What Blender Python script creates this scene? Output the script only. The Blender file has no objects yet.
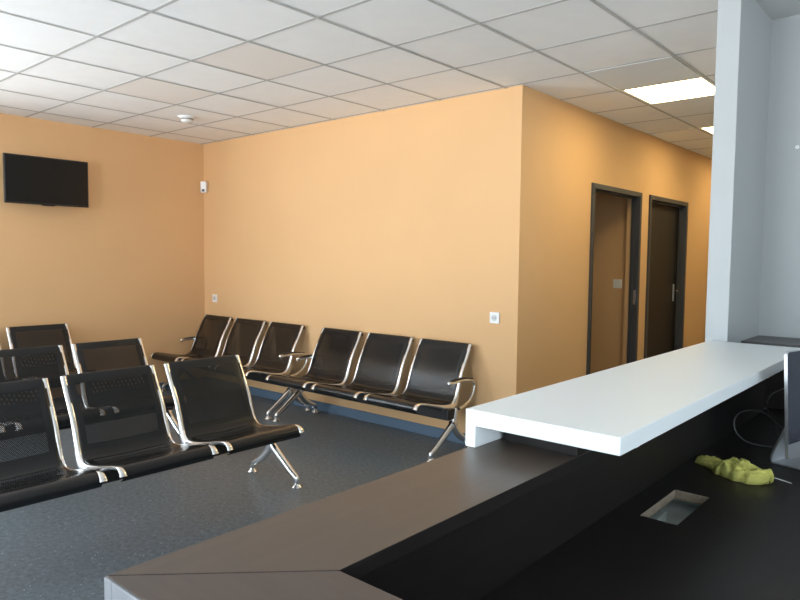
import bpy, bmesh, math, random
from mathutils import Vector, Matrix, noise
random.seed(7)
sc = bpy.context.scene
COL = sc.collection

# ------------------------------------------------------------------ helpers
def link(o, parent=None):
    COL.objects.link(o)
    if parent is not None:
        o.parent = parent
    return o

def build(name, bm, mats, parent=None, smooth=False, bevel=0.0, seg=2, auto=35, loc=None, rot=None):
    bmesh.ops.recalc_face_normals(bm, faces=bm.faces)
    me = bpy.data.meshes.new(name)
    bm.to_mesh(me); bm.free()
    if not isinstance(mats, (list, tuple)):
        mats = [mats]
    for m in mats:
        me.materials.append(m)
    o = bpy.data.objects.new(name, me)
    link(o, parent)
    if loc is not None: o.location = loc
    if rot is not None: o.rotation_euler = rot
    if smooth:
        for p in me.polygons: p.use_smooth = True
        me.set_sharp_from_angle(angle=math.radians(auto))
    if bevel > 0:
        md = o.modifiers.new('bevel', 'BEVEL')
        md.width = bevel; md.segments = seg; md.limit_method = 'ANGLE'
        md.angle_limit = math.radians(40); md.harden_normals = False
    return o

def empty(name, loc=(0, 0, 0), rz=0.0):
    o = bpy.data.objects.new(name, None)
    o.empty_display_size = 0.1
    link(o); o.location = loc; o.rotation_euler = (0, 0, rz)
    return o

def tag(o, label, cat, group=None):
    o['label'] = label; o['category'] = cat
    if group: o['group'] = group
    return o

def struct(o, label=None):
    o['kind'] = 'structure'
    if label: o['label'] = label
    return o

def box(bm, x0, x1, y0, y1, z0, z1, mi=0, mat=None):
    vs = [bm.verts.new(v) for v in ((x0,y0,z0),(x1,y0,z0),(x1,y1,z0),(x0,y1,z0),(x0,y0,z1),(x1,y0,z1),(x1,y1,z1),(x0,y1,z1))]
    if mat is not None:
        for v in vs: v.co = mat @ v.co
    for f in ((0,3,2,1),(4,5,6,7),(0,1,5,4),(1,2,6,5),(2,3,7,6),(3,0,4,7)):
        fc = bm.faces.new([vs[i] for i in f]); fc.material_index = mi

def cyl(bm, c, r, h, axis='z', n=20, r2=None, mi=0):
    r2 = r if r2 is None else r2
    M = {'z': Matrix.Identity(3), 'x': Matrix(((0,0,1),(1,0,0),(0,1,0))), 'y': Matrix(((1,0,0),(0,0,1),(0,1,0)))}[axis]
    a, b = [], []
    for i in range(n):
        t = 2*math.pi*i/n
        a.append(bm.verts.new(Vector(c) + M @ Vector((r*math.cos(t), r*math.sin(t), 0))))
        b.append(bm.verts.new(Vector(c) + M @ Vector((r2*math.cos(t), r2*math.sin(t), h))))
    for i in range(n):
        j = (i+1) % n
        bm.faces.new((a[i], a[j], b[j], b[i])).material_index = mi
    bm.faces.new(a[::-1]).material_index = mi; bm.faces.new(b).material_index = mi

def lathe(bm, c, prof, n=24):
    rings = []
    for r, z in prof:
        if r < 1e-6:
            rings.append([bm.verts.new(Vector(c)+Vector((0,0,z)))])
        else:
            rings.append([bm.verts.new(Vector(c)+Vector((r*math.cos(2*math.pi*i/n), r*math.sin(2*math.pi*i/n), z))) for i in range(n)])
    for a, b in zip(rings, rings[1:]):
        for i in range(n):
            j = (i+1) % n
            q = [a[i % len(a)], a[j % len(a)], b[j % len(b)], b[i % len(b)]]
            u = []
            for v in q:
                if v not in u: u.append(v)
            if len(u) > 2: bm.faces.new(u)

def smooth_pts(pts, k=6):
    out = []
    P = [Vector(p) for p in pts]
    P = [P[0]*2-P[1]] + P + [P[-1]*2-P[-2]]
    for i in range(1, len(P)-2):
        p0, p1, p2, p3 = P[i-1:i+3]
        for s in range(k):
            t = s/k
            out.append(0.5*((2*p1)+(p2-p0)*t+(2*p0-5*p1+4*p2-p3)*t*t+(3*p1-p0-3*p2+p3)*t**3))
    out.append(P[-2].copy())
    return out

def tube(bm, pts, r, n=10):
    pts = [Vector(p) for p in pts]
    N = len(pts)
    rs = r if isinstance(r, (list, tuple)) else [r]*N
    prev = None; rings = []
    for i, p in enumerate(pts):
        t = (pts[min(i+1, N-1)]-pts[max(i-1, 0)]).normalized()
        if prev is None:
            a = Vector((0,0,1)) if abs(t.z) < .9 else Vector((1,0,0))
            nrm = t.cross(a).normalized()
        else:
            nrm = (prev - t*prev.dot(t)).normalized()
        prev = nrm; b = t.cross(nrm)
        rings.append([bm.verts.new(p + (nrm*math.cos(2*math.pi*k/n)+b*math.sin(2*math.pi*k/n))*rs[i]) for k in range(n)])
    for a, b in zip(rings, rings[1:]):
        for k in range(n):
            bm.faces.new((a[k], a[(k+1) % n], b[(k+1) % n], b[k]))
    bm.faces.new(rings[0][::-1]); bm.faces.new(rings[-1])

def bar(bm, pts, w, d, x, back=None):
    """sweep a rounded rectangular bar along pts in the (y,z) plane; w across x, d thickness list."""
    N = len(pts); rings = []
    for i in range(N):
        a = Vector(pts[max(i-1,0)]); b = Vector(pts[min(i+1,N-1)])
        t = (b-a).normalized(); nrm = Vector((-t.y, t.x))
        ww = w[i] if isinstance(w, list) else w
        dd = d[i] if isinstance(d, list) else d
        c = min(ww, dd)*.28
        hw, hd = ww/2, dd/2
        S = [(-hw, -hd+c), (-hw+c, -hd), (hw-c, -hd), (hw, -hd+c), (hw, hd-c), (hw-c, hd), (-hw+c, hd), (-hw, hd-c)]
        p = Vector(pts[i])
        if back is not None: p = p+nrm*(dd/2-back)
        rings.append([bm.verts.new((x+sx, p.x+nrm.x*sy, p.y+nrm.y*sy)) for sx, sy in S])
    for a, b in zip(rings, rings[1:]):
        for k in range(8):
            bm.faces.new((a[k], a[(k+1) % 8], b[(k+1) % 8], b[k]))
    bm.faces.new(rings[0][::-1]); bm.faces.new(rings[-1])

# ------------------------------------------------------------------ materials
def newmat(name):
    m = bpy.data.materials.new(name); m.use_nodes = True
    nt = m.node_tree
    return m, nt, nt.nodes['Principled BSDF']

def simple(name, col, rough=.5, metal=0.0, spec=.5, bump=0.0, bscale=200.0, coat=0.0, var=0.0, vscale=3.0):
    m, nt, b = newmat(name)
    b.inputs['Base Color'].default_value = (*col, 1)
    b.inputs['Roughness'].default_value = rough
    b.inputs['Metallic'].default_value = metal
    b.inputs['Specular IOR Level'].default_value = spec
    if coat:
        b.inputs['Coat Weight'].default_value = coat; b.inputs['Coat Roughness'].default_value = .08
    tc = nt.nodes.new('ShaderNodeTexCoord')
    if var > 0:
        n = nt.nodes.new('ShaderNodeTexNoise'); n.inputs['Scale'].default_value = vscale; n.inputs['Detail'].default_value = 5
        nt.links.new(tc.outputs['Object'], n.inputs['Vector'])
        r = nt.nodes.new('ShaderNodeValToRGB')
        r.color_ramp.elements[0].position = .3; r.color_ramp.elements[1].position = .7
        r.color_ramp.elements[0].color = (*[c*(1-var) for c in col], 1)
        r.color_ramp.elements[1].color = (*[min(1, c*(1+var)) for c in col], 1)
        nt.links.new(n.outputs['Fac'], r.inputs['Fac']); nt.links.new(r.outputs['Color'], b.inputs['Base Color'])
    if bump > 0:
        n = nt.nodes.new('ShaderNodeTexNoise'); n.inputs['Scale'].default_value = bscale; n.inputs['Detail'].default_value = 3
        nt.links.new(tc.outputs['Object'], n.inputs['Vector'])
        bp = nt.nodes.new('ShaderNodeBump'); bp.inputs['Strength'].default_value = bump; bp.inputs['Distance'].default_value = .002
        nt.links.new(n.outputs['Fac'], bp.inputs['Height']); nt.links.new(bp.outputs['Normal'], b.inputs['Normal'])
    return m

def emit(name, col, s):
    m, nt, b = newmat(name)
    b.inputs['Base Color'].default_value = (.9, .9, .9, 1)
    b.inputs['Emission Color'].default_value = (*col, 1)
    b.inputs['Emission Strength'].default_value = s
    return m

M_orange = simple('orange_paint', (.715, .450, .228), .75, spec=.25, bump=.25, bscale=260, var=.02, vscale=1.2)
M_white = simple('white_wall_paint', (.43, .46, .468), .6, spec=.3, bump=.15, bscale=260)
M_tile = simple('ceiling_tile', (.91, .92, .91), .9, spec=.1, bump=.3, bscale=420, var=.015, vscale=8)
M_tile2 = simple('ceiling_tile_aged', (.86, .82, .77), .9, spec=.1, bump=.3, bscale=420)
M_tbar = simple('ceiling_grid_bar', (.52, .52, .50), .8, spec=.1)
M_plain = simple('ceiling_plaster', (.62, .63, .62), .8)
M_skirt = simple('blue_grey_vinyl', (.10, .16, .23), .5)
M_frame = simple('dark_grey_steel', (.050, .050, .053), .4, spec=.4)
M_leaf = simple('dark_door_laminate', (.02, .017, .015), .5, spec=.3)
M_tv = simple('tv_black_plastic', (.012, .012, .012), .3)
M_screen = simple('tv_screen_glass', (.013, .012, .011), .22, spec=.2)
M_plast = simple('white_plastic', (.82, .83, .82), .35)
M_black = simple('black_plastic', (.01, .01, .01), .3)
M_chrome = simple('polished_aluminium', (.88, .88, .87), .24, metal=1.0, bump=.05, bscale=30)
M_alu = simple('satin_aluminium', (.62, .64, .67), .36, metal=.85)
M_beam = simple('black_steel_beam', (.012, .012, .013), .42)
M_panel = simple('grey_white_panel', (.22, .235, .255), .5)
M_shelf = simple('white_laminate', (.80, .86, .88), .42, spec=.4, bump=.04, bscale=300)
M_cloth = simple('yellow_green_microfibre', (.55, .54, .15), .95, spec=.1, bump=.9, bscale=900, var=.12, vscale=25)
M_cable = simple('grey_cable', (.06, .063, .063), .5)
M_cablew = simple('white_cable', (.6, .62, .63), .45)
M_chip = simple('cut_chipboard', (.25, .205, .15), .9, bump=.8, bscale=700, var=.25, vscale=120)
M_galv = simple('galvanised_steel', (.50, .56, .54), .4, metal=.4, var=.12, vscale=14)
M_pad = simple('arm_pad_black', (.03, .022, .018), .35)

def wood(name, c0, c1, rough, spec, axis):
    m, nt, b = newmat(name)
    tc = nt.nodes.new('ShaderNodeTexCoord'); mp = nt.nodes.new('ShaderNodeMapping')
    s = [40, 40, 40]; s[axis] = 1.6
    mp.inputs['Scale'].default_value = s
    n = nt.nodes.new('ShaderNodeTexNoise'); n.inputs['Scale'].default_value = 1.6; n.inputs['Detail'].default_value = 6
    r = nt.nodes.new('ShaderNodeValToRGB')
    r.color_ramp.elements[0].position = .35; r.color_ramp.elements[1].position = .7
    r.color_ramp.elements[0].color = (*c0, 1); r.color_ramp.elements[1].color = (*c1, 1)
    nt.links.new(tc.outputs['Object'], mp.inputs['Vector']); nt.links.new(mp.outputs['Vector'], n.inputs['Vector'])
    nt.links.new(n.outputs['Fac'], r.inputs['Fac']); nt.links.new(r.outputs['Color'], b.inputs['Base Color'])
    b.inputs['Roughness'].default_value = rough; b.inputs['Specular IOR Level'].default_value = spec
    bp = nt.nodes.new('ShaderNodeBump'); bp.inputs['Strength'].default_value = .05; bp.inputs['Distance'].default_value = .001
    nt.links.new(n.outputs['Fac'], bp.inputs['Height']); nt.links.new(bp.outputs['Normal'], b.inputs['Normal'])
    return m
M_top = wood('counter_brown_laminate', (.078, .058, .044), (.091, .069, .053), .38, .6, 1)
M_topx = wood('counter_brown_laminate_cross', (.070, .053, .044), (.082, .062, .052), .38, .6, 0)
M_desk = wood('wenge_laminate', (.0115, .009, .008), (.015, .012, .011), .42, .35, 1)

# speckled lino
M_floor, nt, b = newmat('speckled_blue_grey_lino')
tc = nt.nodes.new('ShaderNodeTexCoord')
n1 = nt.nodes.new('ShaderNodeTexNoise'); n1.inputs['Scale'].default_value = 38; n1.inputs['Detail'].default_value = 8; n1.inputs['Roughness'].default_value = .7
r1 = nt.nodes.new('ShaderNodeValToRGB')
r1.color_ramp.elements[0].position = .35; r1.color_ramp.elements[0].color = (.080, .095, .108, 1)
r1.color_ramp.elements[1].position = .68; r1.color_ramp.elements[1].color = (.168, .200, .226, 1)
v1 = nt.nodes.new('ShaderNodeTexVoronoi'); v1.inputs['Scale'].default_value = 55; v1.inputs['Randomness'].default_value = 1
mr = nt.nodes.new('ShaderNodeMapRange'); mr.inputs['From Min'].default_value = .22; mr.inputs['From Max'].default_value = .10
n2 = nt.nodes.new('ShaderNodeTexNoise'); n2.inputs['Scale'].default_value = 30
mr2 = nt.nodes.new('ShaderNodeMapRange'); mr2.inputs['From Min'].default_value = .52; mr2.inputs['From Max'].default_value = .62
mul = nt.nodes.new('ShaderNodeMath'); mul.operation = 'MULTIPLY'
mix = nt.nodes.new('ShaderNodeMixRGB'); mix.inputs['Color2'].default_value = (.55, .62, .66, 1)
for nn in (n1, v1, n2): nt.links.new(tc.outputs['Object'], nn.inputs['Vector'])
nt.links.new(n1.outputs['Fac'], r1.inputs['Fac']); nt.links.new(v1.outputs['Distance'], mr.inputs['Value'])
nt.links.new(n2.outputs['Fac'], mr2.inputs['Value'])
nt.links.new(mr.outputs['Result'], mul.inputs[0]); nt.links.new(mr2.outputs['Result'], mul.inputs[1])
nt.links.new(mul.outputs[0], mix.inputs['Fac']); nt.links.new(r1.outputs['Color'], mix.inputs['Color1'])
nt.links.new(mix.outputs['Color'], b.inputs['Base Color'])
b.inputs['Roughness'].default_value = .42; b.inputs['Specular IOR Level'].default_value = .4
bp = nt.nodes.new('ShaderNodeBump'); bp.inputs['Strength'].default_value = .25; bp.inputs['Distance'].default_value = .002
nt.links.new(n1.outputs['Fac'], bp.inputs['Height']); nt.links.new(bp.outputs['Normal'], b.inputs['Normal'])

# perforated black steel: real see-through holes, laid out in the sheet's own UV metres
def perforated(name, w, length):
    m, nt, b = newmat(name)
    b.inputs['Base Color'].default_value = (.010, .0105, .011, 1)
    b.inputs['Roughness'].default_value = .25; b.inputs['Specular IOR Level'].default_value = .42
    out = nt.nodes['Material Output']
    uv = nt.nodes.new('ShaderNodeUVMap'); sep = nt.nodes.new('ShaderNodeSeparateXYZ')
    nt.links.new(uv.outputs['UV'], sep.inputs[0])
    def math_(op, a, bb=None, c=None):
        n = nt.nodes.new('ShaderNodeMath'); n.operation = op
        for k, v in enumerate((a, bb, c)):
            if v is None: continue
            if isinstance(v, (int, float)): n.inputs[k].default_value = v
            else: nt.links.new(v, n.inputs[k])
        return n.outputs[0]
    P = .0075
    u = math_('DIVIDE', sep.outputs[0], P); v = math_('DIVIDE', sep.outputs[1], P*.866)
    row = math_('FLOOR', v)
    odd = math_('MULTIPLY', math_('MODULO', row, 2.0), .5)
    fu = math_('SUBTRACT', math_('FRACT', math_('ADD', u, odd)), .5)
    fv = math_('MULTIPLY', math_('SUBTRACT', math_('FRACT', v), .5), .866)
    d = math_('SQRT', math_('ADD', math_('MULTIPLY', fu, fu), math_('MULTIPLY', fv, fv)))
    hole = math_('LESS_THAN', d, .30)
    mk = math_('MULTIPLY', math_('GREATER_THAN', sep.outputs[0], .045), math_('LESS_THAN', sep.outputs[0], w-.045))
    v0 = math_('MULTIPLY', math_('GREATER_THAN', sep.outputs[1], .105), math_('LESS_THAN', sep.outputs[1], length-.15))
    # plain pressed band across the bend of the seat
    gap = math_('SUBTRACT', 1.0, math_('MULTIPLY', math_('GREATER_THAN', sep.outputs[1], .44), math_('LESS_THAN', sep.outputs[1], .54)))
    fac = math_('MULTIPLY', math_('MULTIPLY', hole, mk), math_('MULTIPLY', v0, gap))
    tr = nt.nodes.new('ShaderNodeBsdfTransparent'); mx = nt.nodes.new('ShaderNodeMixShader')
    nt.links.new(fac, mx.inputs[0]); nt.links.new(b.outputs[0], mx.inputs[1]); nt.links.new(tr.outputs[0], mx.inputs[2])
    nt.links.new(mx.outputs[0], out.inputs['Surface'])
    return m

# window glass: thin clear pane
M_glass, nt, b = newmat('clear_window_glass')
out = nt.nodes['Material Output']
tr = nt.nodes.new('ShaderNodeBsdfTransparent'); gl = nt.nodes.new('ShaderNodeBsdfGlossy'); gl.inputs['Roughness'].default_value = .02
mx = nt.nodes.new('ShaderNodeMixShader'); mx.inputs[0].default_value = .06
nt.links.new(tr.outputs[0], mx.inputs[1]); nt.links.new(gl.outputs[0], mx.inputs[2]); nt.links.new(mx.outputs[0], out.inputs['Surface'])
M_led = emit('led_diffuser', (1.0, .80, .42), 9.0)

# ------------------------------------------------------------------ room shell
XL, YB, XC, H = -6.61, 4.23, -2.54, 2.69
YS, XR, YE = -3.0, 3.4, 10.0
PX0, PX1, PY = -.976, -.876, 3.33          # partition stub
YA = 3.90                                   # alcove wall

bm = bmesh.new(); box(bm, XL-.12, XR+.12, YS-.12, YE+.12, -.1, 0)
struct(build('floor', bm, M_floor))

WW0, WW1, WZ0, WZ1 = -2.2, .7, .08, 2.60
bm = bmesh.new()
box(bm, XL-.12, XL, YS-.2, WW0, 0, H+.1); box(bm, XL-.12, XL, WW1, YB+.12, 0, H+.1)
box(bm, XL-.12, XL, WW0, WW1, 0, WZ0); box(bm, XL-.12, XL, WW0, WW1, WZ1, H+.1)
struct(build('wall_left', bm, M_orange))
bm = bmesh.new(); box(bm, XL, XC, YB, YB+.12, 0, H+.1)
struct(build('wall_back', bm, M_orange))
D1, D2, DT = (5.385, 6.475), (6.69, 7.825), 2.108
bm = bmesh.new()
for y0, y1, z0 in ((YB+.12, D1[0]+.03, 0), (D1[0]+.03, D1[1]-.03, DT-.03), (D1[1]-.03, D2[0]+.03, 0), (D2[0]+.03, D2[1]-.03, DT-.03), (D2[1]-.03, YE, 0)):
    box(bm, XC-.12, XC, y0, y1, z0, H+.1)
struct(build('wall_corridor', bm, M_orange))
bm = bmesh.new(); box(bm, XC, PX0, YE, YE+.12, 0, H+.1)
struct(build('wall_corridor_end', bm, M_orange))
bm = bmesh.new(); box(bm, PX0, PX1, PY, YE, 0, H+.1)
struct(build('wall_partition', bm, M_white, bevel=.003))
bm = bmesh.new(); box(bm, PX1, XR, YA, YA+.12, 0, H+.1)
struct(build('wall_alcove', bm, M_white))
EW0, EW1, EZ0, EZ1 = -2.6, .3, .7, 2.5
bm = bmesh.new()
box(bm, XR, XR+.12, YS-.2, EW0, 0, H+.1); box(bm, XR, XR+.12, EW1, YA+.12, 0, H+.1)
box(bm, XR, XR+.12, EW0, EW1, 0, EZ0); box(bm, XR, XR+.12, EW0, EW1, EZ1, H+.1)
struct(build('wall_right', bm, M_white))
# side room behind the open doorway
bm = bmesh.new()
box(bm, -4.9, XC-.12, 6.53, 6.63, 0, H+.1)
box(bm, -5.0, -4.9, YB+.12, 6.63, 0, H+.1)
struct(build('wall_side_room', bm, M_orange))

# window wall
WINS = [(-6.1, -4.7, .08, 2.62), (-2.6, -1.3, .08, 2.62), (1.9, 3.0, .95, 2.2)]
bm = bmesh.new()
xs = XL
for x0, x1, z0, z1 in WINS:
    box(bm, xs, x0, YS-.2, YS, 0, H+.1)
    box(bm, x0, x1, YS-.2, YS, 0, z0); box(bm, x0, x1, YS-.2, YS, z1, H+.1)
    xs = x1
box(bm, xs, XR, YS-.2, YS, 0, H+.1)
struct(build('wall_front', bm, M_white))
for k, (x0, x1, z0, z1) in enumerate(WINS):
    t = .05
    bm = bmesh.new()
    box(bm, x0, x1, YS-.12, YS-.06, z0, z0+t); box(bm, x0, x1, YS-.12, YS-.06, z1-t, z1)
    box(bm, x0, x0+t, YS-.12, YS-.06, z0+t, z1-t); box(bm, x1-t, x1, YS-.12, YS-.06, z0+t, z1-t)
    xm = (x0+x1)/2
    box(bm, xm-.025, xm+.025, YS-.12, YS-.06, z0+t, z1-t)
    w = struct(build('window_%d' % (k+1), bm, M_frame))
    bm = bmesh.new(); box(bm, x0+t*.5, x1-t*.5, YS-.093, YS-.087, z0+t*.5, z1-t*.5)
    build('pane', bm, M_glass, w)
    ld = bpy.data.lights.new('daylight_portal', 'AREA'); ld.shape = 'RECTANGLE'
    ld.size = x1-x0; ld.size_y = z1-z0; ld.cycles.is_portal = True
    lo = bpy.data.objects.new('daylight_portal', ld); link(lo)
    lo.location = (xm, YS-.15, (z0+z1)/2); lo.rotation_euler = (math.pi/2, 0, 0)

def side_window(name, sx, xw, y0, y1, z0, z1):
    bm = bmesh.new(); t = .05
    xa, xb = sorted((xw+sx*.03, xw+sx*.09)); ym = (y0+y1)/2
    for a, b_ in ((y0, y0+t), (ym-.03, ym+.03), (y1-t, y1)): box(bm, xa, xb, a, b_, z0, z1)
    for a, b_ in ((y0+t, ym-.03), (ym+.03, y1-t)):
        box(bm, xa, xb, a, b_, z0, z0+t); box(bm, xa, xb, a, b_, z1-t, z1)
    w = struct(build(name, bm, M_frame))
    xa, xb = sorted((xw+sx*.057, xw+sx*.063))
    bm = bmesh.new(); box(bm, xa, xb, y0+.03, y1-.03, z0+.03, z1-.03)
    build('pane', bm, M_glass, w)
    ld = bpy.data.lights.new('daylight_portal', 'AREA'); ld.shape = 'RECTANGLE'
    ld.size = y1-y0; ld.size_y = z1-z0; ld.cycles.is_portal = True
    lo = bpy.data.objects.new('daylight_portal', ld); link(lo)
    lo.location = (xw+sx*.11, ym, (z0+z1)/2)
    X, Z = Vector((0, 1, 0)), Vector((sx, 0, 0)); Y = Z.cross(X)
    M = Matrix((X, Y, Z)).transposed().to_4x4(); M.translation = lo.location
    lo.matrix_world = M
side_window('window_4', -1, XL, WW0, WW1, WZ0, WZ1)
side_window('window_5', 1, XR, EW0, EW1, EZ0, EZ1)  # unseen east window, added to brighten the left wall, column side and desk

# ceiling: T-bar grid with lay-in tiles (one surface)
GX, GY, G = -1.470, 1.789, .6
LEDS = {(-1, 5), (-1, 8), (-1, 11)}
VENT = {(-1, 4)}
bm = bmesh.new()
def clip(x0, x1, y0, y1):
    x0, x1, y0, y1 = max(x0, XL), min(x1, XR), max(y0, YS), min(y1, YE)
    return (x0, x1, y0, y1) if x1-x0 > .01 and y1-y0 > .01 else None
rnd = random.Random(3)
for i in range(-10, 10):
    for j in range(-9, 15):
        x0, y0 = GX+G*i, GY+G*j
        c = clip(x0, x0+G, y0, y0+G)
        if not c: continue
        if (i, j) in LEDS or (i, j) in VENT: continue
        if c[0] > PX1-.3 and c[2] > PY-.2: continue
        if c[0] >= PX1-.6 and c[3] > PY: c = (c[0], min(c[1], PX0+.05), c[2], c[3])
        if c[1]-c[0] < .02: continue
        hz = [H+.0035+rnd.uniform(-.0012, .0012) for _ in range(4)]
        vs = [bm.verts.new((c[a], c[b], hz[k])) for k, (a, b) in enumerate(((0, 2), (1, 2), (1, 3), (0, 3)))]
        f = bm.faces.new(vs)
        f.material_index = 1 if (i, j) in ((-4, 1), (-6, 1)) else 0
# white boundary for the last strip on the right of the partition line
box(bm, PX1-.4, XR, 2.98, PY, H+.004, H+.03, 3)
B = .0095
for i in range(-9, 10):
    x = GX+G*i
    if XL < x < XR:
        y1 = YE if x < PX0 else PY
        box(bm, x-B, x+B, YS, y1, H, H+.0012, 2)
for j in range(-8, 15):
    y = GY+G*j
    if YS < y < YE:
        x1 = PX0 if y > PY else XR
        box(bm, XL, x1, y-B, y+B, H+.0004, H+.0016, 2)
box(bm, XL-.12, XR+.12, YS-.12, YE+.12, H+.1, H+.14, 3)
struct(build('ceiling', bm, [M_tile, M_tile2, M_tbar, M_plain]))
bm = bmesh.new(); box(bm, PX1, XR, PY, YA, H, H+.03)
struct(build('ceiling_alcove', bm, M_plain))
bm = bmesh.new(); box(bm, -4.9, XC-.12, YB+.12, 6.53, H-.19, H-.16)
struct(build('ceiling_side_room', bm, M_plain))

# baseboards (coved vinyl)
bm = bmesh.new(); box(bm, XL+.012, XC, YB-.012, YB, 0, .085)
struct(build('baseboard_back', bm, M_skirt, bevel=.004))
bm = bmesh.new(); box(bm, XL, XL+.012, WW1, YB-.0, 0, .085)
struct(build('baseboard_left', bm, M_skirt, bevel=.004))
bm = bmesh.new()
for y0, y1 in ((YB, D1[0]), (D1[1], D2[0]), (D2[1], YE)):
    box(bm, XC, XC+.012, y0, y1, 0, .085)
struct(build('baseboard_corridor', bm, M_skirt, bevel=.004))

# doors
def door_frame(name, y0, y1):
    bm = bmesh.new()
    x0, x1 = XC-.065, XC+.018
    box(bm, x0, x1, y0, y0+.045, 0, DT); box(bm, x0, x1, y1-.045, y1, 0, DT); box(bm, x0, x1, y0+.045, y1-.045, DT-.045, DT)
    # stop
    xs0, xs1 = XC-.065, XC-.03
    box(bm, xs0, xs1, y0+.045, y0+.06, 0, DT-.045); box(bm, xs0, xs1, y1-.06, y1-.045, 0, DT-.045); box(bm, xs0, xs1, y0+.06, y1-.06, DT-.06, DT-.045)
    return struct(build(name, bm, M_frame, bevel=.003))
d1 = door_frame('door_1', *D1)
bm = bmesh.new(); box(bm, XC-.028, XC-.004, D1[1]-.048, D1[1]-.0455, 1.02, 1.16)
build('strike_plate', bm, M_chrome, d1, bevel=.001)
d2 = door_frame('door_2', *D2)
bm = bmesh.new(); box(bm, XC-.115, XC-.07, D2[0]+.035, D2[1]-.035, .005, DT-.04)
lf = build('door_leaf', bm, M_leaf, d2, bevel=.003)
bm = bmesh.new(); box(bm, XC-.07, XC-.062, 7.665, 7.70, 1.00, 1.19)
hp = build('handle_plate', bm, M_alu, d2, bevel=.003)
bm = bmesh.new(); tube(bm, smooth_pts([(XC-.064, 7.69, 1.12), (XC-.03, 7.69, 1.12), (XC-.018, 7.675, 1.12), (XC-.016, 7.60, 1.118)], 5), .009)
build('door_handle', bm, M_chrome, d2, smooth=True)

# ------------------------------------------------------------------ ceiling fittings
for n, (i, j) in enumerate([(-1, 5), (-1, 8), (-1, 11)]):
    x0, y0 = GX+G*i, GY+G*j
    t = empty('led_panel', (x0+G/2, y0+G/2, H))
    bm = bmesh.new(); s = G/2-.012; q = s-.018
    for a in ((-s, s, -s, -q), (-s, s, q, s), (-s, -q, -q, q), (q, s, -q, q)): box(bm, *a, .002, .014)
    build('frame', bm, M_plast, t)
    bm = bmesh.new(); box(bm, -q, q, -q, q, .004, .012)
    build('diffuser', bm, M_led, t)
    if n == 0: tag(t, 'large square lit ceiling panel in the corridor, the one nearer the orange corner', 'ceiling light', 'lit panels over the corridor')
    elif n == 1: tag(t, 'second lit ceiling panel further down the corridor, mostly hidden by the white pillar', 'ceiling light', 'lit panels over the corridor')
    else: tag(t, 'third lit ceiling panel deep in the corridor, behind the white pillar', 'ceiling light', 'lit panels over the corridor')
bm = bmesh.new(); x0, y0 = GX-G, GY+G*4
box(bm, x0+.014, x0+G-.014, y0+.014, y0+G-.014, H-.002, H+.012)
t = build('air_grille_panel', bm, simple('grey_panel', (.78, .82, .82), .6), bevel=.003)
tag(t, 'plain cool grey square ceiling panel beside the nearer lit panel', 'ceiling panel')

t = empty('smoke_detector', (-5.42, 3.30, H))
bm = bmesh.new(); lathe(bm, (0, 0, 0), [(0, -.012), (.075, -.012), (.078, -.004), (.078, .001), (0, .001)])
build('base', bm, M_plast, t, smooth=True)
bm = bmesh.new(); lathe(bm, (0, 0, 0), [(0, -.055), (.025, -.054), (.045, -.045), (.052, -.03), (.060, -.0125), (0, -.0125)])
build('sensor_head', bm, M_plast, t, smooth=True)
bm = bmesh.new(); lathe(bm, (0, 0, 0), [(0.0535, -.030), (.0575, -.024), (.0595, -.018), (.0535, -.018)])
build('vent_ring', bm, simple('grey_slots', (.28, .27, .25), .6), t)
tag(t, 'small round white smoke detector on the tiled ceiling', 'smoke detector')

# corner motion sensor
t = empty('motion_sensor', (XL+.055, YB-.02, 2.215), math.radians(35))
bm = bmesh.new(); box(bm, -.034, .034, -.05, 0, -.062, .062); build('housing', bm, M_plast, t, bevel=.01, seg=3)
bm = bmesh.new(); box(bm, -.014, .014, -.054, -.0495, -.052, -.026); build('lens', bm, M_black, t, bevel=.003)
bm = bmesh.new(); box(bm, -.02, .02, 0, .012, -.03, .03); build('bracket', bm, M_plast, t)
tag(t, 'small white motion sensor with a black lens high in the orange corner', 'motion sensor')

# sockets / switch
def socket(x, z, label):
    t = empty('wall_socket', (x, YB, z))
    bm = bmesh.new(); box(bm, -.042, .042, -.011, 0, -.042, .042); build('plate', bm, M_plast, t, bevel=.004, seg=3)
    bm = bmesh.new(); lathe(bm, (0, 0, 0), [(.0, .0), (.020, .0), (.0225, .0012), (.0225, .004), (.019, .004), (.019, .002), (0, .002)])
    for v in bm.verts: v.co = Vector((v.co.x, -.011-v.co.z, v.co.y))
    build('recess_ring', bm, simple('socket_grey', (.55, .57, .57), .4), t, smooth=True)
    for px, pz in ((-.0095, 0), (.0095, 0)):
        bm = bmesh.new(); cyl(bm, (px, -.0138, pz), .003, .001, 'y', 10); build('pin_hole', bm, M_black, t)
    bm = bmesh.new(); cyl(bm, (0, -.020, .009), .0025, .009, 'y', 10); build('earth_pin', bm, M_chrome, t)
    return tag(t, label, 'wall socket', 'sockets on the orange back wall')
socket(-2.735, 1.010, 'white square wall socket between the right bench and the orange outer corner')
socket(-6.40, .985, 'small white wall socket above the left bench near the inner corner')
t = empty('light_switch', (-2.768, 6.53, 1.215))
bm = bmesh.new(); box(bm, -.045, .045, -.01, 0, -.045, .045); build('plate', bm, M_plast, t, bevel=.003)
for s in (-1, 1):
    bm = bmesh.new(); box(bm, s*.017-.0155, s*.017+.0155, -.015, -.01, -.033, .033); build('rocker', bm, M_plast, t, bevel=.002)
tag(t, 'light grey double switch on the wall seen through the open doorway', 'light switch')
t = empty('wall_anchor', (-.735, YA, 2.03))
bm = bmesh.new(); cyl(bm, (0, -.004, 0), .009, .004, 'y', 14); build('plug_collar', bm, M_plast, t)
bm = bmesh.new(); cyl(bm, (0, -.008, 0), .0045, .005, 'y', 10); build('screw_head', bm, M_alu, t)
tag(t, 'tiny screw fixing high on the pale grey wall at the right edge', 'wall fixing')

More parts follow.
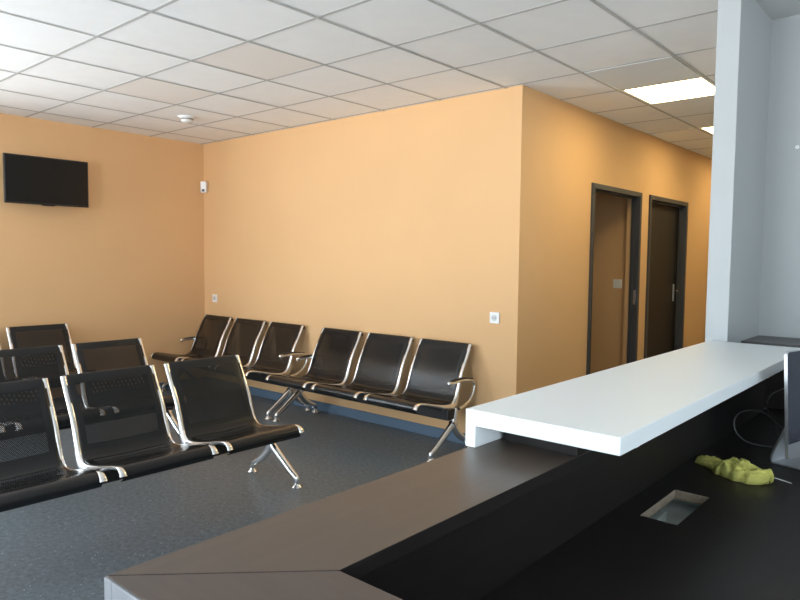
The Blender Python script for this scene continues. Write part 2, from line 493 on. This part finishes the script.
# ------------------------------------------------------------------ television
tx = XL+.15
t = empty('television', (tx, 2.515, 2.115))
bm = bmesh.new(); box(bm, -.022, .006, -.364, .364, -.215, .215); build('body', bm, M_tv, t, bevel=.005, seg=3)
bm = bmesh.new(); box(bm, .006, .009, -.352, .352, -.198, .204); build('screen', bm, M_screen, t)
bm = bmesh.new(); box(bm, -.055, -.022, -.22, .22, -.15, .12); build('rear_housing', bm, M_tv, t, bevel=.015)
bm = bmesh.new()
vs = [(-.07, -.213), (-.04, -.224), (.04, -.224), (.07, -.213)]
a = [bm.verts.new((-.012, y, z)) for y, z in vs]; c = [bm.verts.new((.009, y, z)) for y, z in vs]
bm.faces.new(a[::-1]); bm.faces.new(c)
for k in range(4): bm.faces.new((a[k], a[(k+1) % 4], c[(k+1) % 4], c[k]))
build('receiver_chin', bm, M_tv, t)
bm = bmesh.new(); box(bm, -.15, -.055, -.10, .10, -.10, .10); build('wall_mount', bm, M_frame, t)
tag(t, 'black flat television mounted high on the left orange wall', 'television')

# ------------------------------------------------------------------ beam seating
PROF = [(.002, .796), (.045, .712), (.112, .590), (.160, .465), (.192, .400), (.235, .371), (.30, .370), (.42, .390), (.54, .417), (.605, .427), (.640, .418), (.655, .395)]
SHELL = [(-.026, .762), (-.022, .786), (-.006, .800), (.014, .784), (.050, .718), (.118, .592), (.165, .468), (.197, .405), (.240, .379), (.30, .377), (.42, .397), (.54, .425), (.60, .434), (.638, .424), (.652, .398), (.640, .372), (.622, .366)]

def seat_shell(w):
    pts = smooth_pts([(a, b_, 0) for a, b_ in SHELL], 5)
    bm = bmesh.new(); uvl = bm.loops.layers.uv.new('UVMap')
    L = [0.0]
    for p, q in zip(pts, pts[1:]): L.append(L[-1]+(q-p).length)
    xs = [0, .02, w*.25, w*.5, w*.75, w-.02, w]
    grid = []
    for k, p in enumerate(pts):
        a, b_ = pts[max(k-1, 0)], pts[min(k+1, len(pts)-1)]
        tt = (b_-a).normalized(); nn = Vector((tt.y, -tt.x, 0))
        row = []
        for x in xs:
            s = math.sin(math.pi*x/w)
            dish = -.006*s*s if .1 < L[k] < L[-1]-.12 else 0
            row.append(bm.verts.new((x, -(p.x+nn.x*dish*0), p.y+dish)))
        grid.append(row)
    for k in range(len(pts)-1):
        for i in range(len(xs)-1):
            f = bm.faces.new((grid[k][i], grid[k][i+1], grid[k+1][i+1], grid[k+1][i]))
            for lp, (kk, ii) in zip(f.loops, ((k, i), (k, i+1), (k+1, i+1), (k+1, i))):
                lp[uvl].uv = (xs[ii], L[kk])
    return bm, L[-1]

def make_bench(loc, rz, n, w, pitch, label, arms, group, lo=(.03, .08)):
    t = empty('beam_seating', loc, rz)
    tag(t, label, 'waiting room seating', group)
    rp = [(-p.x, p.y) for p in smooth_pts([(a, b_, 0) for a, b_ in PROF], 5)]
    N = len(rp)
    total = pitch*(n-1)+w
    rw = .029
    _, LEN = seat_shell(w-.04)
    M_perf = perforated('perforated_black_steel', w-.036, LEN)
    D = []
    for k in range(N):
        f = k/(N-1)
        d = .017 + .052*math.exp(-((f-.44)/.13)**2) - .004*max(0, (f-.8)/.2)
        D.append(d)
    W = [rw + (.008*max(0, (k/(N-1)-.86)/.14)) for k in range(N)]
    for s in range(n):
        x0 = s*pitch
        bm, _l = seat_shell(w-.036)
        for v in bm.verts: v.co.x += x0+.018
        o = build('seat_shell', bm, M_perf, t, smooth=True, auto=60)
        md = o.modifiers.new('solid', 'SOLIDIFY'); md.thickness = .004; md.offset = 0
        for side in (0, 1):
            x = x0+rw/2 if side == 0 else x0+w-rw/2
            bm = bmesh.new(); bar(bm, rp, W, D, x, .009)
            build('side_rail', bm, M_chrome, t, smooth=True, auto=50)
            # casting that carries the rail on the beam
            bm = bmesh.new()
            bar(bm, [(-p[0], p[1]) for p in ((.135, .47), (.15, .40), (.19, .345), (.25, .335), (.33, .355))], .014, [.010, .02, .035, .045, .03], x+(-.004 if side else .004))
            build('rail_bracket', bm, M_chrome, t, smooth=True, auto=50)
        for yy, zz in ((.47, .392),):
            if s < n-1:
                bm = bmesh.new(); cyl(bm, (x0+w-rw, -yy-.003, zz), .0055, pitch-w+2*rw, 'x', 10)
                build('tie_rod', bm, M_chrome, t, smooth=True)
        bm = bmesh.new()
        for v in ((.30, .352), (.50, .395)):
            box(bm, x0+.02, x0+w-.02, -v[0]-.012, -v[0]+.012, v[1]-.006, v[1]+.012)
        build('seat_stiffener', bm, M_beam, t)
    bm = bmesh.new(); box(bm, -lo[0]-.012, total+lo[1]+.012, -.315, -.225, .262, .345)
    build('beam', bm, M_beam, t, bevel=.012, seg=3)
    for x in (-lo[0], total+lo[1]):
        s = 1 if x > 0 else -1
        bm = bmesh.new()
        bar(bm, [(-.215, .340), (-.218, .315), (-.226, .27), (-.236, .205)], [.030, .036, .040, .036], [.018, .040, .052, .040], x)
        lg = build('leg', bm, M_chrome, t, smooth=True, auto=50)
        for nm, pth in (('front_strut', [(.215, .245), (.26, .215), (.36, .145), (.45, .085), (.492, .062), (.502, .045), (.502, .018)]),
                        ('rear_strut', [(.25, .25), (.225, .205), (.165, .135), (.09, .085), (.052, .068), (.042, .050), (.042, .018)])):
            pp = [(-p.x, p.y) for p in smooth_pts([(a, b_, 0) for a, b_ in pth], 5)]
            K = len(pp)
            bm = bmesh.new()
            bar(bm, pp, [.046-.018*k/(K-1) for k in range(K)], [.062-.034*k/(K-1) for k in range(K)], x)
            build(nm, bm, M_chrome, lg, smooth=True, auto=50)
            bm = bmesh.new(); lathe(bm, (x, pp[-1][0], 0), [(0, 0), (.031, 0), (.034, .006), (.029, .014), (.018, .022), (.013, .034), (0, .034)])
            build('foot', bm, M_chrome, lg, smooth=True)
    for a in arms:
        x = -.008 if a < 0 else total+.008
        pth = [(.17, .33), (.10, .345), (.035, .375), (-.015, .43), (-.03, .485), (-.005, .522), (.06, .537), (.14, .540), (.23, .537), (.29, .533)]
        pts = [Vector((x, -p.x, p.y)) for p in smooth_pts([(q, r, 0) for q, r in pth], 5)]
        bm = bmesh.new(); tube(bm, pts, .013, 12)
        ar = build('armrest', bm, M_chrome, t, smooth=True)
        bm = bmesh.new()
        lathe(bm, (x, -.29, .533), [(0, -.018), (.010, -.0155), (.016, -.008), (.018, 0), (.016, .008), (.010, .0155), (0, .018)], 14)
        build('arm_end', bm, M_chrome, ar, smooth=True)
        bm = bmesh.new()
        pd = [Vector((0, -p.x, p.y)) for p in smooth_pts([(.01, .538, 0), (.09, .552, 0), (.17, .556, 0), (.26, .549, 0)], 5)]
        bar(bm, [(p.y, p.z) for p in pd], [.030]*len(pd), [.010]*len(pd), x)
        build('arm_pad', bm, M_pad, ar, smooth=True)
    return t

R90 = math.pi/2
GRP1 = 'benches along the orange back wall'; GRP2 = 'benches in rows facing the desk'
make_bench((-6.53, 4.18, 0), 0, 3, .51, .585, 'black perforated steel bench in the inner corner, left of the two along the back wall', (-1, 1), GRP1, (.02, .10))
make_bench((-4.585, 4.18, 0), 0, 3, .51, .585, 'black perforated steel bench on the back wall ending just left of the white ledge', (-1, 1), GRP1, (.05, .01))
make_bench((-3.685, .875, 0), R90, 3, .535, .60, 'black perforated steel bench in the nearest row, its right leg standing on open floor', (), GRP2)
make_bench((-4.965, .87, 0), R90, 3, .535, .60, 'black perforated steel bench in the middle row, right behind the nearest one', (), GRP2)
make_bench((-6.50, .945, 0), R90, 3, .535, .60, 'black perforated steel bench in the rear row, against the left wall below the television', (), GRP2)

# ------------------------------------------------------------------ reception desk
CZ = .981; TH = .028
ox, ix, oy, iy = -.938, -.700, .434, .672
XE = .85                                     # far end of the cross section
t = empty('reception_counter', (ox, oy, 0))
def P_(bm):
    for v in bm.verts: v.co -= Vector((ox, oy, 0))
    return bm
def slab(bm, poly, z0, z1):
    a = [bm.verts.new((x, y, z0)) for x, y in poly]; c = [bm.verts.new((x, y, z1)) for x, y in poly]
    bm.faces.new(a[::-1]); bm.faces.new(c); n = len(poly)
    for k in range(n): bm.faces.new((a[k], a[(k+1) % n], c[(k+1) % n], c[k]))
CY1 = PY-.003
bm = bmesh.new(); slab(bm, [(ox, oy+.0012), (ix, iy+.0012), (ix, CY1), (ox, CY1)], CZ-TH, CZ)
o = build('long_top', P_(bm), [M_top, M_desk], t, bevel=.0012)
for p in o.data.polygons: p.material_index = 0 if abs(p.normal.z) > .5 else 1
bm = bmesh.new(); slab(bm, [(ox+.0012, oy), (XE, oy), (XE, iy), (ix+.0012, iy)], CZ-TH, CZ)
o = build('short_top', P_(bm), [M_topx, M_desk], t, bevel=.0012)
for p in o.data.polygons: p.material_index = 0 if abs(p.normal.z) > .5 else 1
bm = bmesh.new()
box(bm, ox-.003, ox+.02, oy-.003, CY1, 0.0, CZ-.002)
build('front_panel', P_(bm), M_panel, t, bevel=.002)
bm = bmesh.new(); box(bm, ox+.02, XE, oy-.003, oy+.02, 0.0, CZ-.002)
build('end_panel', P_(bm), M_panel, t, bevel=.002)
bm = bmesh.new(); box(bm, ix-.075, ix-.055, iy-.055, 3.54, .0, CZ-TH)
build('inner_panel', P_(bm), M_desk, t)
bm = bmesh.new(); box(bm, ix-.055, XE, iy-.075, iy-.055, .0, CZ-TH)
build('inner_cross_panel', P_(bm), M_desk, t)
bm = bmesh.new(); box(bm, ox+.032, ix-.001, 1.452, CY1, CZ, 1.035)
build('riser_box', P_(bm), M_desk, t, bevel=.001)
tag(t, 'dark brown topped reception counter with a mitred corner in the foreground', 'reception counter')

# raised white ledge on top (waterfall leg on the public side)
SZ0, SZ1 = 1.035, 1.075
t = empty('transaction_shelf', (ox-.004, 1.346, CZ))
SX0, SX1, SY0, SY1 = -.951, -.554, 1.346, PY-.002
bm = bmesh.new()
sec = [(SX0, CZ), (SX0+.03, CZ), (SX0+.03, SZ0), (SX1, SZ0), (SX1, SZ1), (SX0, SZ1)]
A0 = [bm.verts.new((x, SY0, z)) for x, z in sec]; A1 = [bm.verts.new((x, SY1, z)) for x, z in sec]
bm.faces.new(A0); bm.faces.new(A1[::-1])
for k in range(6): bm.faces.new((A0[k], A0[(k+1) % 6], A1[(k+1) % 6], A1[k]))
for v in bm.verts: v.co -= t.location
build('ledge', bm, M_shelf, t, bevel=.002)
for yy in (1.475, 2.70):
    bm = bmesh.new(); box(bm, SX1-.055, SX1-.012, yy-.012, yy+.012, SZ0-.010, SZ0)
    for v in bm.verts: v.co -= t.location
    build('fixing_bracket', bm, M_plast, t, bevel=.002)
bm = bmesh.new(); cyl(bm, (SX0+.031, 1.415, 1.018), .004, .006, 'x', 10)
for v in bm.verts: v.co -= t.location
build('screw_cap', bm, M_black, t)
tag(t, 'long white raised ledge standing on the brown reception counter', 'counter shelf')

# worktop with a cable cut-out
WZ = .74
t = empty('desk_worktop', (ix-.055, iy-.055, WZ))
hx0, hx1, hy0, hy1 = -.683, -.582, 1.810, 2.092
wx0, wx1, wy0, wy1 = ix-.055, .02, iy-.055, YA-.004
def loc_(bm, o):
    for v in bm.verts: v.co -= o.location
    return bm
bm = bmesh.new()
xs = [wx0, hx0, hx1, wx1]; ys = [wy0, hy0, hy1, wy1]
top = [[bm.verts.new((x, y, WZ)) for y in ys] for x in xs]; bot = [[bm.verts.new((x, y, WZ-.028)) for y in ys] for x in xs]
for i in range(3):
    for j in range(3):
        if i == 1 and j == 1: continue
        bm.faces.new((top[i][j], top[i+1][j], top[i+1][j+1], top[i][j+1]))
        bm.faces.new((bot[i][j], bot[i][j+1], bot[i+1][j+1], bot[i+1][j]))
def wall_(a, b_, mi):
    (i, j), (k, l) = a, b_
    f = bm.faces.new((top[i][j], top[k][l], bot[k][l], bot[i][j])); f.material_index = mi
for k in range(3):
    wall_((k, 0), (k+1, 0), 0); wall_((k, 3), (k+1, 3), 0); wall_((0, k), (0, k+1), 0); wall_((3, k), (3, k+1), 0)
for a, b_ in (((1, 1), (2, 1)), ((1, 2), (2, 2)), ((1, 1), (1, 2)), ((2, 1), (2, 2))): wall_(a, b_, 1)
build('worktop', loc_(bm, t), [M_desk, M_chip], t)
bm = bmesh.new()
z0 = WZ-.06
box(bm, hx0-.03, hx1+.02, hy0-.10, hy1+.06, z0, z0+.003)
box(bm, hx0-.033, hx0-.030, hy0-.10, hy1+.06, z0, WZ-.0285); box(bm, hx1+.02, hx1+.023, hy0-.10, hy1+.06, z0, WZ-.0285)
box(bm, hx0-.03, hx1+.02, hy1+.06, hy1+.063, z0, WZ-.0285)
box(bm, hx0+.015, hx0+.018, hy0+.08, hy0+.16, z0+.003, z0+.03)
build('cable_tray', loc_(bm, t), M_galv, t)
for py in (1.0, 2.4, 3.8):
    bm = bmesh.new(); box(bm, wx1-.55, wx1-.52, py-.02, py+.02, 0, WZ-.028)
    build('leg', loc_(bm, t), M_frame, t)
tag(t, 'black staff-side desktop with a small rectangular cable cut-out', 'desk')

# low cabinet in the alcove corner
t = empty('corner_cabinet', (PX1, YA, 0))
bm = bmesh.new(); box(bm, .002, .62, -.345, -.002, 1.035, 1.06); build('top', bm, simple('cabinet_top_grey', (.075, .070, .066), .4, spec=.6), t, bevel=.002)
bm = bmesh.new(); box(bm, .012, .61, -.335, -.002, .745, 1.035); build('body', bm, M_desk, t)
bm = bmesh.new(); box(bm, .014, .31, -.352, -.335, .75, 1.03); build('door', bm, M_desk, t, bevel=.002)
bm = bmesh.new(); box(bm, .314, .608, -.352, -.335, .75, 1.03); build('door', bm, M_desk, t, bevel=.002)
tag(t, 'dark cabinet with a grey-brown top in the pale wall corner behind the ledge', 'cabinet')

# ------------------------------------------------------------------ computer
th = math.radians(14)
base = Vector((-.453, 2.675, WZ))
t = empty('desktop_computer', base, -th)     # local +x = towards the user, +y = away along the desk
bm = bmesh.new(); box(bm, -.055, .075, -.085, .085, 0, .006); st = build('stand', bm, M_alu, t, bevel=.003, seg=3)
bm = bmesh.new()
prof = [(-.050, .004), (-.053, .016), (-.046, .045), (-.012, .13), (.018, .20), (.030, .235)]
pp = [(p.x, p.y) for p in smooth_pts([(a, b_, 0) for a, b_ in prof], 5)]
rings = []
for k, (x, z) in enumerate(pp):
    hw = .085-.004*k/len(pp)
    rings.append([bm.verts.new((x, -hw, z)), bm.verts.new((x, hw, z)), bm.verts.new((x-.006, hw, z+.002)), bm.verts.new((x-.006, -hw, z+.002))])
for a, c in zip(rings, rings[1:]):
    for k in range(4): bm.faces.new((a[k], a[(k+1) % 4], c[(k+1) % 4], c[k]))
bm.faces.new(rings[0][::-1]); bm.faces.new(rings[-1])
build('stand_neck', bm, M_alu, t, smooth=True)
tilt = Matrix.Translation((.070, 0, .070)) @ Matrix.Rotation(math.radians(-3), 4, 'Y')
HW, HH, CH = .245, .350, .050
def rr(bm, x0, x1, y0, y1, z0, z1, r, top_only, seg=5):
    pts = []
    def arc(cy, cz, a0):
        for s in range(seg+1):
            a = a0+math.pi/2*s/seg; pts.append((cy+r*math.cos(a), cz+r*math.sin(a)))
    if top_only: pts += [(y0, z0), (y1, z0)]
    else:
        arc(y0+r, z0+r, math.pi); arc(y1-r, z0+r, 1.5*math.pi)
    arc(y1-r, z1-r, 0); arc(y0+r, z1-r, math.pi/2)
    a = [bm.verts.new(tilt @ Vector((x0, y, z))) for y, z in pts]; c = [bm.verts.new(tilt @ Vector((x1, y, z))) for y, z in pts]
    bm.faces.new(a[::-1]); bm.faces.new(c); n = len(pts)
    for k in range(n): bm.faces.new((a[k], a[(k+1) % n], c[(k+1) % n], c[k]))
bm = bmesh.new(); rr(bm, -.006, .004, -HW, HW, 0, HH, .014, False); build('display_case', bm, M_alu, t, smooth=True, auto=30)
bm = bmesh.new(); rr(bm, .004, .0055, -HW+.003, HW-.003, CH, HH-.003, .012, True)
M_dscr = simple('computer_screen_glass', (.026, .028, .044), .2, spec=.35)
build('screen', bm, M_dscr, t)
bm = bmesh.new(); rr(bm, -.032, -.006, -HW*.62, HW*.62, .05, HH-.06, .06, False); build('rear_bulge', bm, M_alu, t, smooth=True)
tag(t, 'slim silver all-in-one computer on a bent metal stand at the right edge of the desk', 'computer')

def cable(name, pts, r, m, label):
    p = smooth_pts(pts, 8)
    bm = bmesh.new(); tube(bm, p, r, 8)
    o = build(name, bm, m, None, smooth=True)
    return tag(o, label, 'cable')
cable('power_cable', [(-.520, 2.95, .7445), (-.560, 3.030, .7485), (-.600, 3.060, .7838), (-.630, 2.969, .8381), (-.640, 2.803, .8763), (-.640, 2.645, .8953), (-.640, 2.561, .8860), (-.635, 2.553, .8521), (-.620, 2.563, .8241), (-.600, 2.620, .7946), (-.575, 2.749, .7599), (-.55, 2.84, .7445)], .0026, M_cable, 'dark grey cable looping wide behind the computer stand, the nearer loop')
cable('network_cable', [(-.59, 3.02, .7445), (-.600, 2.984, .8181), (-.620, 2.979, .8482), (-.620, 2.955, .8886), (-.620, 3.010, .9087), (-.610, 3.083, .9160), (-.600, 3.182, .9095), (-.58, 3.26, .84), (-.57, 3.29, .7445)], .0022, M_cable, 'thin dark cable arching higher up right behind the computer, the farther loop')
cable('white_cable', [(-.600, 3.075, 1.031), (-.600, 3.105, 1.0134), (-.590, 3.106, .9864), (-.570, 3.045, .9638), (-.545, 3.02, .90), (-.535, 3.01, .82), (-.53, 3.00, .7455)], .0036, M_cablew, 'short white cable hanging from under the white ledge beside the computer screen')

# thin earbud-like wire on the desk by the cloth
bm = bmesh.new()
tube(bm, smooth_pts([(-.500, 2.385, WZ+.0022), (-.497, 2.415, WZ+.006), (-.503, 2.445, WZ+.0022), (-.485, 2.425, WZ+.0022), (-.470, 2.415, WZ+.004), (-.450, 2.412, WZ+.0022), (-.425, 2.40, WZ+.0022)], 6), .0018, 8)
tag(build('thin_wire', bm, M_cablew, None, smooth=True), 'short thin pale wire lying on the black desk between cloth and computer', 'wire')

# ------------------------------------------------------------------ crumpled cloth
A = Vector((-.725, 2.432)); Bp = Vector((-.478, 2.345))
ax = (Bp-A); L = ax.length; ax.normalize(); ay = Vector((-ax.y, ax.x))
if ay.y < 0: ay = -ay
bm = bmesh.new(); NU, NV = 90, 40
def wid(s):
    if s < .30: return .010+.030*(s/.30)
    if s < .45: return .040+.024*((s-.30)/.15)
    if s < .85: return .064-.004*((s-.45)/.40)
    return max(.004, .060*math.sqrt(max(0, 1-((s-.85)/.15)**2)))
def hgt(s):
    a = .010+.016*math.exp(-((s-.12)/.16)**2)
    b_ = .036*math.exp(-((s-.50)/.13)**2)+.034*math.exp(-((s-.70)/.14)**2)+.020*math.exp(-((s-.90)/.07)**2)
    v = -.014*math.exp(-((s-.33)/.035)**2)
    return max(.006, a+b_+v)
rows = []
for i in range(NU+1):
    s = i/NU; row = []
    for j in range(NV+1):
        v = j/NV*2-1
        w = wid(s)*(1+.10*noise.noise(Vector((s*9, v*1.2, 3))))
        edge = math.sqrt(max(0, 1-v*v))
        nz = noise.noise(Vector((s*7+v*2.5, v*1.8-s*3, 0)))
        rid = 1-abs(noise.noise(Vector((s*9-v*3.0, v*2.2+s*5, 7))))*2
        rid2 = 1-abs(noise.noise(Vector((s*17+v*6.0, v*5, 21))))*2
        z = edge**.7*(hgt(s)*(.72+.30*nz)+.015*rid*min(1, s*4+.3)+.0035*rid2)
        off = .008*math.sin(s*7)+.006*noise.noise(Vector((s*5, 0, 11)))
        p = A+ax*(s*L)+ay*(v*w+off)
        sh = ax*(.010*rid*edge)
        row.append(bm.verts.new((p.x+sh.x, p.y+sh.y, WZ+.0015+max(0, z))))
    rows.append(row)
for i in range(NU):
    for j in range(NV):
        bm.faces.new((rows[i][j], rows[i+1][j], rows[i+1][j+1], rows[i][j+1]))
cl = build('cleaning_cloth', bm, M_cloth, None, smooth=True, auto=80)
md = cl.modifiers.new('solid', 'SOLIDIFY'); md.thickness = .002; md.offset = 1
tag(cl, 'crumpled yellow-green cleaning cloth lying on the black desk', 'cloth')

# ------------------------------------------------------------------ world (daylight outside the windows)
w = bpy.data.worlds.new('sky'); sc.world = w; w.use_nodes = True
nt = w.node_tree; bg = nt.nodes['Background']
tc = nt.nodes.new('ShaderNodeTexCoord'); sp = nt.nodes.new('ShaderNodeSeparateXYZ'); rp = nt.nodes.new('ShaderNodeValToRGB')
mrn = nt.nodes.new('ShaderNodeMapRange'); mrn.inputs['From Min'].default_value = -1; mrn.inputs['From Max'].default_value = 1
nt.links.new(tc.outputs['Generated'], sp.inputs[0]); nt.links.new(sp.outputs['Z'], mrn.inputs['Value'])
nt.links.new(mrn.outputs['Result'], rp.inputs['Fac']); nt.links.new(rp.outputs['Color'], bg.inputs['Color'])
e = rp.color_ramp.elements
e[0].position = 0; e[0].color = (1.5, 1.54, 1.58, 1)
e[1].position = 1; e[1].color = (.62, .85, 1.08, 1)
a = e.new(.47); a.color = (1.5, 1.54, 1.58, 1)
a = e.new(.53); a.color = (.92, 1.04, 1.14, 1)
bg.inputs['Strength'].default_value = 6.0

# ------------------------------------------------------------------ camera
r_ = Vector((0.75386808, 0.65694522, 0.0102904)); u_ = Vector((-0.04835896, 0.03986041, 0.99803435)); f_ = Vector((-0.65524371, 0.75288387, -0.06181868))
cd = bpy.data.cameras.new('camera'); cam = bpy.data.objects.new('camera', cd); link(cam)
Mx = Matrix((r_, u_, -f_)).transposed().to_4x4(); Mx.translation = Vector((0, 0, 1.445))
cam.matrix_world = Mx
cd.sensor_width = 36; cd.lens = 667.178/800*36; cd.clip_start = .02
sc.camera = cam

sc.view_settings.view_transform = 'Standard'; sc.view_settings.look = 'None'
sc.view_settings.gamma = 1; sc.view_settings.use_curve_mapping = False
sc.view_settings.exposure = .86
sc.cycles.use_denoising = True
sc.cycles.max_bounces = 10; sc.cycles.diffuse_bounces = 6; sc.cycles.transparent_max_bounces = 16
sc.cycles.sample_clamp_indirect = 6
